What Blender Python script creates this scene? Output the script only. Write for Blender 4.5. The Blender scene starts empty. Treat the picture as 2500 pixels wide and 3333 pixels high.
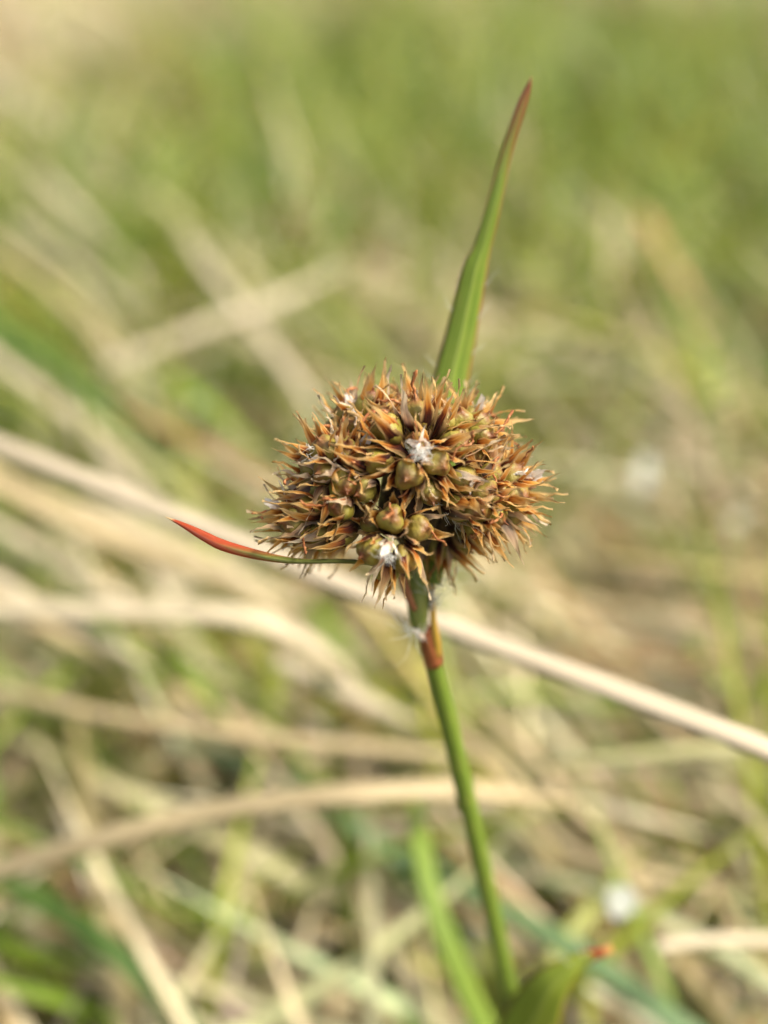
import bpy, math, random
import numpy as np
from mathutils import Vector, Matrix, Quaternion

# ------------------------------------------------------------------ camera, sky, sun, exposure
MM = 0.001
PITCH = math.radians(33)
FD = 70.0                 # mm, depth of the flower head in front of the lens
S = 55.0                  # photograph pixels per mm at that depth
RIGHT = np.array([1.0, 0, 0])
FWD = np.array([0, math.cos(PITCH), -math.sin(PITCH)])
UP = np.array([0, math.sin(PITCH), math.cos(PITCH)])
HEAD = np.array([0.0, 0.0, 0.092])       # flower head stands 92 mm above the soil


def cam_off(px, py, d):
    return (RIGHT * ((px - 1250) / S * d / FD) + UP * (-(py - 1666.5) / S * d / FD) + FWD * d) * MM


CAM = HEAD - cam_off(1320, 1560, FD)


def W(px, py, d):
    """world point (metres) for a sight line of the photograph at depth d (mm)"""
    return CAM + cam_off(px, py, d)


scene = bpy.context.scene
col = scene.collection
cam_data = bpy.data.cameras.new("camera")
cam = bpy.data.objects.new("camera", cam_data)
col.objects.link(cam)
cam.location = CAM
cam.rotation_euler = (math.pi / 2 - PITCH, 0, 0)
cam_data.sensor_fit = 'VERTICAL'
cam_data.sensor_height = 24
cam_data.lens = 24 / (2 * (1666.5 / S / FD))
cam_data.clip_start = 0.002
cam_data.clip_end = 400
cam_data.dof.use_dof = True
cam_data.dof.focus_distance = 0.0672
cam_data.dof.aperture_fstop = cam_data.lens / 3.6
cam_data.dof.aperture_blades = 0
scene.camera = cam

SUN_EL, SUN_AZ = math.radians(54), math.radians(97)     # azimuth clockwise from +Y
world = bpy.data.worlds.new("World")
scene.world = world
world.use_nodes = True
wn = world.node_tree.nodes
sky = wn.new("ShaderNodeTexSky")
sky.sky_type = 'NISHITA'
sky.sun_disc = False
sky.sun_elevation = SUN_EL
sky.sun_rotation = SUN_AZ
sky.dust_density = 7.0
sky.ozone_density = 0.5
world.node_tree.links.new(sky.outputs[0], wn["Background"].inputs[0])
wn["Background"].inputs[1].default_value = 0.125
sun_data = bpy.data.lights.new("sun", 'SUN')
sun_data.energy = 3.8
sun_data.angle = math.radians(14)
sun_data.color = (1.0, 0.935, 0.82)
sun = bpy.data.objects.new("sun", sun_data)
col.objects.link(sun)
sdir = Vector((math.sin(SUN_AZ) * math.cos(SUN_EL), math.cos(SUN_AZ) * math.cos(SUN_EL), math.sin(SUN_EL)))
sun.rotation_euler = sdir.to_track_quat('Z', 'Y').to_euler()
sun.location = (0.5, 0.5, 2)

scene.view_settings.view_transform = 'Standard'
scene.view_settings.look = 'None'
scene.view_settings.exposure = 0.92
scene.view_settings.gamma = 1
scene.view_settings.use_curve_mapping = False
scene.render.engine = 'CYCLES'
scene.cycles.use_denoising = True
scene.cycles.max_bounces = 8
scene.cycles.transparent_max_bounces = 12
scene.cycles.sample_clamp_indirect = 4

rng = np.random.default_rng(7)
R = random.Random(11)


# ------------------------------------------------------------------ materials
class NT:
    def __init__(self, name):
        self.m = bpy.data.materials.new(name)
        self.m.use_nodes = True
        self.t = self.m.node_tree
        self.t.nodes.clear()
        self.out = self.n("OutputMaterial")

    def n(self, typ, **kw):
        nd = self.t.nodes.new("ShaderNode" + typ)
        for k, v in kw.items():
            setattr(nd, k, v)
        return nd

    def l(self, a, b):
        self.t.links.new(a, b)

    def val(self, sock, v):
        if hasattr(v, "node"):
            self.l(v, sock)
        else:
            sock.default_value = v

    def math(self, op, a, b=0.0, c=0.0, clamp=False):
        nd = self.n("Math", operation=op, use_clamp=clamp)
        for i, v in enumerate((a, b, c)):
            self.val(nd.inputs[i], v)
        return nd.outputs[0]

    def ramp(self, fac, stops, interp='LINEAR'):
        nd = self.n("ValToRGB")
        cr = nd.color_ramp
        cr.interpolation = interp
        while len(cr.elements) > 1:
            cr.elements.remove(cr.elements[-1])
        first = True
        for p, c in stops:
            c = c if isinstance(c, (tuple, list)) else (c, c, c)
            e = cr.elements[0] if first else cr.elements.new(p)
            e.position = p
            e.color = (*c[:3], 1)
            first = False
        self.val(nd.inputs[0], fac)
        return nd.outputs[0]

    def mix(self, fac, a, b, blend='MIX'):
        nd = self.n("Mix", data_type='RGBA', blend_type=blend)
        self.val(nd.inputs[0], fac)
        for i, v in ((6, a), (7, b)):
            if isinstance(v, (tuple, list)):
                v = (*v[:3], 1)
            self.val(nd.inputs[i], v)
        return nd.outputs[2]

    def noise(self, vec, scale, detail=3, rough=0.55, dist=0.0):
        nd = self.n("TexNoise")
        if vec is not None:
            self.l(vec, nd.inputs["Vector"])
        nd.inputs["Scale"].default_value = scale
        nd.inputs["Detail"].default_value = detail
        nd.inputs["Roughness"].default_value = rough
        nd.inputs["Distortion"].default_value = dist
        return nd.outputs["Fac"]

    def uv(self):
        u = self.n("UVMap")
        s = self.n("SeparateXYZ")
        self.l(u.outputs[0], s.inputs[0])
        return u.outputs[0], s.outputs[0], s.outputs[1]

    def scaled(self, vec, sx, sy, sz=1, add=None):
        m = self.n("Mapping")
        self.l(vec, m.inputs[0])
        m.inputs["Scale"].default_value = (sx, sy, sz)
        if add is not None:
            c = self.n("CombineXYZ")
            self.l(add, c.inputs[0]); self.l(add, c.inputs[1])
            self.l(c.outputs[0], m.inputs["Location"])
        return m.outputs[0]

    def rand(self):
        return self.n("ObjectInfo").outputs["Random"]

    def finish(self, color, rough=0.5, spec=0.4, trans=0.0, bump=None, bump_d=0.00003, coat=0.0, trans_col=None, transp=0.0, sheen=0.0):
        p = self.n("BsdfPrincipled")
        self.val(p.inputs["Base Color"], color if hasattr(color, "node") else (*color[:3], 1))
        self.val(p.inputs["Roughness"], rough)
        p.inputs["Specular IOR Level"].default_value = spec
        p.inputs["Coat Weight"].default_value = coat
        p.inputs["Coat Roughness"].default_value = 0.2
        if bump is not None:
            b = self.n("Bump")
            b.inputs["Strength"].default_value = 0.8
            b.inputs["Distance"].default_value = bump_d
            self.l(bump, b.inputs["Height"])
            self.l(b.outputs[0], p.inputs["Normal"])
        sh = p.outputs[0]
        if trans > 0:
            t = self.n("BsdfTranslucent")
            c = trans_col if trans_col is not None else color
            self.val(t.inputs[0], c if hasattr(c, "node") else (*c[:3], 1))
            ms = self.n("MixShader")
            self.val(ms.inputs[0], trans)
            self.l(sh, ms.inputs[1]); self.l(t.outputs[0], ms.inputs[2])
            sh = ms.outputs[0]
        if transp is not None and (hasattr(transp, "node") or transp > 0):
            t = self.n("BsdfTransparent")
            ms = self.n("MixShader")
            self.val(ms.inputs[0], transp)
            self.l(sh, ms.inputs[1]); self.l(t.outputs[0], ms.inputs[2])
            sh = ms.outputs[0]
        self.l(sh, self.out.inputs[0])
        return self.m


def mat_tepal():
    n = NT("tepal")
    uv, u, v = n.uv()
    rnd = n.rand()
    nz = n.noise(n.scaled(uv, 5, 3, 1, n.math('MULTIPLY', rnd, 37.0)), 1.0, 4)
    streak = n.noise(n.scaled(uv, 26, 1.6, 1, n.math('MULTIPLY', rnd, 91.0)), 1.0, 2)
    vv = n.math('ADD', v, n.math('MULTIPLY', n.math('SUBTRACT', nz, 0.5), 0.34))
    vv = n.math('ADD', vv, n.math('MULTIPLY', n.math('SUBTRACT', streak, 0.5), 0.16))
    vv = n.math('ADD', vv, n.math('MULTIPLY', n.math('SUBTRACT', n.math('FRACT', n.math('MULTIPLY', rnd, 17.3)), 0.5), 0.24))
    c = n.ramp(vv, [(0.0, (0.014, 0.006, 0.008)), (0.33, (0.024, 0.007, 0.010)), (0.45, (0.12, 0.022, 0.007)),
                    (0.54, (0.50, 0.16, 0.022)), (0.66, (0.80, 0.42, 0.09)), (0.82, (0.86, 0.62, 0.27)), (1.0, (0.86, 0.66, 0.34))])
    edge = n.math('MULTIPLY', n.math('ABSOLUTE', n.math('SUBTRACT', u, 0.5)), 2.0)
    ef = n.ramp(n.math('ADD', edge, n.math('MULTIPLY', n.math('SUBTRACT', nz, 0.5), 0.5)), [(0.45, 0.0), (0.85, 1.0)])
    ef = n.math('MULTIPLY', ef, n.ramp(v, [(0.12, 0.0), (0.45, 0.75)]))
    c = n.mix(ef, c, (0.80, 0.56, 0.23))
    pale = n.ramp(rnd, [(0.70, 0.0), (0.90, 0.6), (1.0, 0.8)])
    pale = n.math('MULTIPLY', pale, n.ramp(v, [(0.3, 0.0), (0.55, 1.0)]))
    c = n.mix(pale, c, (0.84, 0.76, 0.60))
    c = n.mix(n.math('MULTIPLY', n.math('SUBTRACT', streak, 0.45), 1.6, 0.0, True), c, (0.30, 0.085, 0.015))
    return n.finish(c, 0.45, 0.3, 0.48, bump=n.math('ADD', streak, nz), bump_d=0.00012)


def mat_capsule():
    n = NT("capsule")
    uv, u, v = n.uv()
    rnd = n.rand()
    tc = n.n("TexCoord").outputs["Object"]
    nz = n.noise(tc, 1500, 4, 0.6)
    c = n.ramp(n.math('ADD', v, n.math('MULTIPLY', n.math('SUBTRACT', nz, 0.5), 0.35)),
               [(0.0, (0.025, 0.009, 0.006)), (0.3, (0.13, 0.09, 0.018)), (0.6, (0.23, 0.205, 0.028)),
                (0.82, (0.27, 0.235, 0.045)), (0.93, (0.20, 0.09, 0.025)), (1.0, (0.16, 0.05, 0.015))])
    blot = n.ramp(n.noise(tc, 900, 2), [(0.52, 0.0), (0.68, 0.7)])
    c = n.mix(blot, c, (0.19, 0.075, 0.016))
    c = n.mix(n.math('MULTIPLY', rnd, 0.35), c, (0.20, 0.12, 0.03))
    return n.finish(c, n.ramp(nz, [(0.3, 0.3), (0.7, 0.6)]), 0.4, 0.12, bump=n.noise(tc, 2600, 4), bump_d=0.00016)


def mat_style():
    n = NT("withered_style")
    tc = n.n("TexCoord").outputs["Object"]
    c = n.ramp(n.noise(tc, 4000, 3), [(0.3, (0.16, 0.045, 0.015)), (0.55, (0.38, 0.15, 0.05)), (0.75, (0.55, 0.33, 0.16))])
    return n.finish(c, 0.7, 0.3, 0.15, bump=n.noise(tc, 9000, 2), bump_d=0.00005)


def mat_white_scale():
    n = NT("papery_scale")
    uv, u, v = n.uv()
    nz = n.noise(n.scaled(uv, 9, 3), 1.0, 4)
    c = n.ramp(n.math('ADD', v, n.math('MULTIPLY', n.math('SUBTRACT', nz, 0.5), 0.5)),
               [(0.0, (0.35, 0.17, 0.09)), (0.3, (0.70, 0.56, 0.42)), (0.7, (0.86, 0.80, 0.70))])
    return n.finish(c, 0.6, 0.3, 0.3, bump=nz, bump_d=0.00006)


def mat_hair():
    n = NT("white_hair")
    return n.finish((0.85, 0.85, 0.80), 0.45, 0.4, 0.4, transp=0.2)


def mat_core():
    n = NT("core_dark")  # near-black brown stands in for the shade inside the head
    tc = n.n("TexCoord").outputs["Object"]
    c = n.ramp(n.noise(tc, 1200, 4), [(0.35, (0.02, 0.009, 0.007)), (0.55, (0.055, 0.03, 0.012)), (0.7, (0.10, 0.09, 0.025))])
    return n.finish(c, 0.7, 0.3, bump=n.noise(tc, 2600, 3), bump_d=0.0002)


def mat_bract(name, red_from, red_w, edge_red, green_a, green_b, red, tipc, tip_from=0.94):
    n = NT(name)
    uv, u, v = n.uv()
    nz = n.noise(n.scaled(uv, 4, 14), 1.0, 4)
    big = n.noise(n.scaled(uv, 2, 7), 1.0, 2)
    veins = n.noise(n.scaled(uv, 30, 0.9), 1.0, 2)
    c = n.mix(n.ramp(veins, [(0.42, 0.0), (0.56, 1.0)]), green_a, green_b)
    c = n.mix(n.ramp(nz, [(0.5, 0.0), (0.75, 0.4)]), c, (0.30, 0.30, 0.05))
    mid = n.ramp(n.math('ABSOLUTE', n.math('SUBTRACT', u, 0.52)), [(0.0, 0.75), (0.045, 0.0)])
    c = n.mix(mid, c, (0.34, 0.40, 0.10))
    edge = n.math('MULTIPLY', n.math('ABSOLUTE', n.math('SUBTRACT', u, 0.5)), 2.0)
    ef = n.ramp(n.math('ADD', edge, n.math('MULTIPLY', n.math('SUBTRACT', big, 0.5), 0.3)), [(0.80, 0.0), (0.95, edge_red)])
    c = n.mix(ef, c, (0.42, 0.20, 0.06))
    rv = n.math('ADD', v, n.math('MULTIPLY', n.math('SUBTRACT', big, 0.5), 0.14))
    rv = n.math('ADD', rv, n.math('MULTIPLY', n.math('SUBTRACT', edge, 0.5), 0.16))
    c = n.mix(n.ramp(rv, [(red_from, 0.0), (red_from + red_w, 1.0)]), c, red)
    c = n.mix(n.ramp(v, [(tip_from, 0.0), (tip_from + 0.045, 0.9)]), c, tipc)
    return n.finish(c, 0.42, 0.45, 0.38, bump=n.math('ADD', veins, n.math('MULTIPLY', nz, 0.4)), bump_d=0.00012)


def mat_stem():
    n = NT("stem")
    uv, u, v = n.uv()
    tc = n.n("TexCoord").outputs["Object"]
    nz = n.noise(tc, 500, 4)
    streak = n.noise(n.scaled(uv, 26, 3), 1.0, 3)
    c = n.mix(n.ramp(streak, [(0.35, 0.0), (0.65, 1.0)]), (0.085, 0.135, 0.012), (0.16, 0.23, 0.03))
    c = n.mix(n.ramp(nz, [(0.5, 0.0), (0.75, 0.5)]), c, (0.24, 0.25, 0.05))
    return n.finish(c, 0.4, 0.45, 0.1, bump=streak, bump_d=0.00006)


def mat_two(name, a, b, scale=700, trans=0.2, rough=0.5, uvs=None):
    n = NT(name)
    tc = n.n("TexCoord").outputs["Object"]
    if uvs:
        uv, u, v = n.uv()
        f = n.noise(n.scaled(uv, *uvs), 1.0, 4)
    else:
        f = n.noise(tc, scale, 4)
    c = n.ramp(f, [(0.36, a), (0.64, b)])
    return n.finish(c, rough, 0.4, trans, bump=f, bump_d=0.00008)


def mat_blades(name, trans):
    n = NT(name)
    a = n.n("Attribute", attribute_name="Col").outputs["Color"]
    tc = n.n("TexCoord").outputs["Object"]
    f = n.noise(tc, 260, 3)
    c = n.mix(n.ramp(f, [(0.35, 0.0), (0.7, 0.55)]), a, n.mix(1.0, a, (0.72, 0.66, 0.5), 'MULTIPLY'))
    return n.finish(c, 0.45, 0.45, trans)


def mat_ground():
    n = NT("soil")
    tc = n.n("TexCoord").outputs["Object"]
    f = n.noise(tc, 45, 6, 0.65)
    g = n.noise(tc, 9, 3)
    c = n.ramp(f, [(0.3, (0.035, 0.025, 0.012)), (0.5, (0.10, 0.075, 0.032)), (0.7, (0.20, 0.155, 0.07))])
    c = n.mix(n.ramp(g, [(0.4, 0.0), (0.62, 0.75)]), c, (0.055, 0.08, 0.018))
    return n.finish(c, 0.9, 0.2, bump=f, bump_d=0.004)


M_TEPAL, M_CAPS, M_STYLE, M_SCALE, M_HAIR, M_CORE = mat_tepal(), mat_capsule(), mat_style(), mat_white_scale(), mat_hair(), mat_core()
M_BRACT_UP = mat_bract("bract_green", 0.66, 0.22, 0.9, (0.10, 0.185, 0.010), (0.27, 0.37, 0.04), (0.27, 0.075, 0.03), (0.50, 0.30, 0.12))
M_BRACT_RED = mat_bract("bract_red", 0.40, 0.18, 0.9, (0.16, 0.20, 0.03), (0.24, 0.26, 0.06), (0.48, 0.075, 0.02), (0.70, 0.56, 0.28), 0.885)
M_LEAF = mat_bract("leaf_green", 0.74, 0.06, 0.5, (0.20, 0.27, 0.022), (0.31, 0.38, 0.045), (0.38, 0.05, 0.015), (0.75, 0.42, 0.13), 0.88)
M_STEM = mat_stem()
M_SHEATH = mat_two("sheath", (0.24, 0.055, 0.025), (0.34, 0.13, 0.035), uvs=(5, 3))
M_AMBER = mat_two("sheath_amber", (0.42, 0.24, 0.03), (0.48, 0.32, 0.05), uvs=(5, 3))
M_PED = mat_two("peduncle", (0.14, 0.20, 0.035), (0.26, 0.26, 0.06), uvs=(7, 3))
M_PEDRED = mat_two("peduncle_red", (0.24, 0.06, 0.035), (0.34, 0.17, 0.07), uvs=(7, 3))
M_GREEN, M_DRY = mat_blades("green_blades", 0.35), mat_blades("dry_blades", 0.25)
M_SOIL = mat_ground()
M_STRAW = {k: mat_two("straw_" + k, a, b, uvs=(9, 14), trans=0.18) for k, a, b in (
    ("bone", (0.40, 0.335, 0.225), (0.51, 0.44, 0.315)), ("pale", (0.40, 0.345, 0.22), (0.55, 0.48, 0.33)), ("tan", (0.33, 0.26, 0.13), (0.49, 0.40, 0.23)),
    ("rust", (0.30, 0.15, 0.06), (0.50, 0.29, 0.12)), ("greenish", (0.30, 0.31, 0.12), (0.52, 0.48, 0.24)))}
M_BLADE = {k: mat_two("blade_" + k, a, b, uvs=(12, 6), trans=0.35) for k, a, b in (
    ("bright", (0.14, 0.24, 0.02), (0.26, 0.36, 0.04)), ("blue", (0.10, 0.18, 0.07), (0.20, 0.30, 0.13)),
    ("deep", (0.055, 0.12, 0.018), (0.11, 0.19, 0.035)))}
M_WHITE = mat_two("white_petal", (0.50, 0.53, 0.45), (0.62, 0.64, 0.56), scale=600)


# ------------------------------------------------------------------ mesh helpers
def make_mesh(name, verts, faces, mat, uvs=None, smooth=True):
    me = bpy.data.meshes.new(name)
    me.from_pydata([tuple(map(float, v)) for v in verts], [], faces)
    me.materials.append(mat)
    if uvs is not None:
        lay = me.uv_layers.new(name="UVMap")
        li = np.empty(len(me.loops), dtype=np.int32)
        me.loops.foreach_get("vertex_index", li)
        lay.data.foreach_set("uv", np.asarray(uvs, dtype=np.float32)[li].ravel())
    if smooth:
        me.polygons.foreach_set("use_smooth", [True] * len(me.polygons))
    me.update()
    return me


def link(name, me, parent=None, loc=None):
    o = bpy.data.objects.new(name, me)
    col.objects.link(o)
    if parent is not None:
        o.parent = parent
    if loc is not None:
        o.location = loc
    return o


def tag(o, label=None, cat=None, group=None, kind=None):
    for k, v in (("label", label), ("category", cat), ("group", group), ("kind", kind)):
        if v:
            o[k] = v
    return o


def catmull(P, n):
    P = np.asarray(P, float)
    if len(P) == 2:
        t = np.linspace(0, 1, n)[:, None]
        return P[0] * (1 - t) + P[1] * t
    Q = np.vstack([2 * P[0] - P[1], P, 2 * P[-1] - P[-2]])
    seg = len(P) - 1
    out = []
    for x in np.linspace(0, seg, n):
        i = min(int(x), seg - 1)
        t = x - i
        p0, p1, p2, p3 = Q[i], Q[i + 1], Q[i + 2], Q[i + 3]
        out.append(0.5 * ((2 * p1) + (-p0 + p2) * t + (2 * p0 - 5 * p1 + 4 * p2 - p3) * t * t + (-p0 + 3 * p1 - 3 * p2 + p3) * t ** 3))
    return np.array(out)


def unit(v):
    return v / (np.linalg.norm(v) + 1e-12)


def sweep(path, width, thick, hint, n=28, m=4, fold=0.0, twist=None, jitter=0.0, seed=0, asym=None):
    """closed lens or ellipse section swept on a curve; width and thick are full sizes per control point (metres)"""
    rg = np.random.default_rng(seed)
    P = catmull(path, n)
    ctl = np.linspace(0, 1, len(path))
    t = np.linspace(0, 1, n)
    w = np.interp(t, ctl, width) if np.ndim(width) else np.full(n, width)
    th = np.interp(t, ctl, thick) if np.ndim(thick) else np.full(n, thick)
    tw = np.interp(t, ctl, twist) if twist is not None else np.zeros(n)
    T = np.gradient(P, axis=0)
    verts, uvs = [], []
    us = np.linspace(-1, 1, m + 1)
    ring = [(u, 1) for u in us] + [(u, -1) for u in us[-2:0:-1]]
    for i in range(n):
        tt = unit(T[i])
        s = unit(np.cross(tt, hint))
        nn = np.cross(s, tt)
        c, sn = math.cos(tw[i]), math.sin(tw[i])
        s, nn = s * c + nn * sn, nn * c - s * sn
        j1, j2 = (1 + jitter * rg.normal(), 1 + jitter * rg.normal())
        for u, side in ring:
            ww = w[i] / 2 * (j1 if u < 0 else j2)
            verts.append(P[i] + s * (u * ww) + nn * (abs(u) * w[i] / 2 * fold + side * th[i] / 2 * math.sqrt(max(0.0, 1 - u * u))))
            uvs.append((u * .5 + .5, t[i]))
    k = len(ring)
    faces = []
    for i in range(n - 1):
        for j in range(k):
            a, b = i * k + j, i * k + (j + 1) % k
            faces.append((a, b, b + k, a + k))
    faces.append(tuple(range(k))[::-1])
    faces.append(tuple((n - 1) * k + j for j in range(k)))
    return verts, faces, uvs


def swept(name, mat, path, width, thick, hint, parent=None, **kw):
    org = np.array(parent.location) if parent is not None else np.array(path[0])
    v, f, uv = sweep(path, width, thick, hint, **kw)
    me = make_mesh(name, np.array(v) - org, f, mat, uv)
    return link(name, me, parent, None if parent is not None else org)


def strands(lines, radius):
    """thin three-sided tapering hairs joined in one mesh"""
    verts, faces = [], []
    for L in lines:
        L = np.asarray(L)
        T = np.gradient(L, axis=0)
        b = len(verts)
        for i in range(len(L)):
            tt = unit(T[i])
            a = unit(np.cross(tt, (0.3, 0.2, 0.93)))
            c = np.cross(tt, a)
            r = radius * (1 - 0.8 * i / (len(L) - 1))
            for k in range(3):
                an = k * 2.0944
                verts.append(L[i] + (a * math.cos(an) + c * math.sin(an)) * r)
        for i in range(len(L) - 1):
            for k in range(3):
                p, q = b + i * 3 + k, b + i * 3 + (k + 1) % 3
                faces.append((p, q, q + 3, p + 3))
    return verts, faces


# ------------------------------------------------------------------ ground
gx = np.concatenate([-np.geomspace(120, 1.2, 14), np.linspace(-1.1, 1.1, 45), np.geomspace(1.2, 120, 14)])
gv = []
for y in gx:
    for x in gx:
        z = 0.006 * math.sin(x * 9 + 1.3) * math.cos(y * 7) + 0.004 * math.sin(x * 23 + y * 17)
        gv.append((x, y, z - 0.010 if max(abs(x), abs(y)) < 1.15 else -0.012))
k = len(gx)
gf = [(j * k + i, j * k + i + 1, (j + 1) * k + i + 1, (j + 1) * k + i) for j in range(k - 1) for i in range(k - 1)]
ground = tag(link("ground", make_mesh("ground", gv, gf, M_SOIL)), kind="structure")


# ------------------------------------------------------------------ meadow: uncountable blades
def ground_of(px, py, h=0.015):
    d = cam_off(px, py, FD)
    s = (CAM[2] - h) / -d[2]
    return (CAM + d * s)[:2]


GREEN_SPOTS = [(100, 1080, .035, 1.2), (120, 880, .04, .8), (250, 1430, .03, .9), (950, 480, .08, .7), (1750, 330, .16, .9), (2300, 480, .12, .9),
               (2400, 1250, .04, .7), (720, 1240, .03, .6), (600, 2300, .02, .7), (1100, 3050, .015, .8), (2350, 3250, .015, .8),
               (1500, 700, .06, .4), (150, 2550, .015, .5), (1950, 2150, .02, .4), (1250, 150, .15, .4), (300, 1950, .02, .4)]
DRY_SPOTS = [(150, 300, .14, .5), (500, 60, .3, .35), (1900, 2650, .035, .8), (500, 2450, .018, .6), (1150, 1300, .03, .5), (1900, 1150, .05, .5),
             (2050, 120, .25, .4), (350, 700, .05, .6), (900, 2700, .015, .5), (1700, 2300, .02, .5)]


def greenness(x, y):
    g = np.full_like(x, 0.46)
    for spots, sg in ((GREEN_SPOTS, 1), (DRY_SPOTS, -1)):
        for px, py, r, a in spots:
            c = ground_of(px, py)
            g += sg * a * np.exp(-(((x - c[0]) ** 2 + (y - c[1]) ** 2) / r ** 2))
    g += 0.16 * np.sin(x * 61 + 2.0 + 3 * np.sin(y * 23)) * np.sin(y * 47 + 1.1)
    return g


def scatter(n, y0, y1, half):
    y = rng.uniform(y0, y1, n)
    x = rng.uniform(-1, 1, n) * half(y)
    return x, y


def blades(x, y, z, az, el, bend, L, w, colr, nseg=6, sidebend=None, cup=0.25):
    """many tapered, bent blades in one mesh, three points across"""
    n = len(x)
    P = np.zeros((n, nseg + 1, 3))
    p = np.stack([x, y, z], 1)
    ds = L / nseg
    a, e = az.copy(), el.copy()
    Sd = np.zeros((n, nseg + 1, 3)); Nd = np.zeros((n, nseg + 1, 3))
    for i in range(nseg + 1):
        d = np.stack([np.cos(a) * np.cos(e), np.sin(a) * np.cos(e), np.sin(e)], 1)
        s = np.stack([-np.sin(a), np.cos(a), np.zeros(n)], 1)
        P[:, i] = p
        Sd[:, i] = s
        Nd[:, i] = np.cross(d, s)
        p = p + d * ds[:, None]
        e = e - bend / nseg
        if sidebend is not None:
            a = a + sidebend / nseg
        e = np.maximum(e, -1.2)
        low = p[:, 2] < 0.002
        e = np.where(low, np.maximum(e, 0.04), e)
        p[:, 2] = np.maximum(p[:, 2], 0.001)
    roll = rng.uniform(-0.9, 0.9, n)[:, None, None]
    S2 = Sd * np.cos(roll) + Nd * np.sin(roll)
    N2 = Nd * np.cos(roll) - Sd * np.sin(roll)
    t = np.linspace(0, 1, nseg + 1)
    prof = np.minimum(1.0, 0.75 + t) * np.clip((1 - t) / 0.55, 0.03, 1) ** 0.8
    hw = (w[:, None] / 2 * prof[None])[..., None]
    V = np.stack([P - S2 * hw + N2 * hw * cup, P, P + S2 * hw + N2 * hw * cup], 2)       # n, seg, 3, 3
    # keep the sight line to the flower free, as the photographer did
    rel = V.reshape(n, -1, 3) - CAM
    dep = rel @ FWD
    cx = np.abs(rel @ RIGHT) / np.maximum(dep, 1e-4)
    cy = np.abs(rel @ UP) / np.maximum(dep, 1e-4)
    tx, ty = 1250 / S / FD * 1.12, 1666.5 / S / FD * 1.1
    bad = ((dep > 0) & (dep < 0.110) & (cx < tx) & (cy < ty)) | (np.linalg.norm(rel, axis=2) < 0.05)
    keep = ~bad.any(1)
    V = V[keep]
    n = len(V)
    per = (nseg + 1) * 3
    idx = np.arange(n)[:, None] * per
    base = []
    for i in range(nseg):
        for k in range(2):
            q = i * 3 + k
            base.append((q, q + 1, q + 4, q + 3))
    F = (idx[:, None, :] + np.array(base)[None]).reshape(-1, 4)
    C = np.ones((n, nseg + 1, 3, 4), np.float32)
    C[..., :3] = colr[keep][:, None, None, :]
    return V.reshape(-1, 3), F, C.reshape(-1, 4)


def blade_object(name, parts, mat, label, cat):
    Vs, Fs, Cs = [], [], []
    off = 0
    for v, f, c in parts:
        Vs.append(v); Fs.append(f + off); Cs.append(c)
        off += len(v)
    V, F, C = np.vstack(Vs), np.vstack(Fs), np.vstack(Cs)
    me = bpy.data.meshes.new(name)
    me.vertices.add(len(V)); me.vertices.foreach_set("co", V.astype(np.float32).ravel())
    me.loops.add(len(F) * 4); me.loops.foreach_set("vertex_index", F.astype(np.int32).ravel())
    me.polygons.add(len(F))
    me.polygons.foreach_set("loop_start", np.arange(len(F), dtype=np.int32) * 4)
    me.polygons.foreach_set("use_smooth", np.ones(len(F), dtype=bool))
    at = me.color_attributes.new("Col", 'FLOAT_COLOR', 'POINT')
    at.data.foreach_set("color", C.ravel())
    me.materials.append(mat)
    me.update(calc_edges=True)
    me.validate()
    return tag(link(name, me), label, cat, kind="stuff")


def palette(n, cols, var):
    c = np.array(cols)[rng.integers(0, len(cols), n)]
    return np.clip(c * (1 + var * rng.normal(size=(n, 1))) * (1 + 0.06 * rng.normal(size=(n, 3))), 0.005, 0.85)


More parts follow.
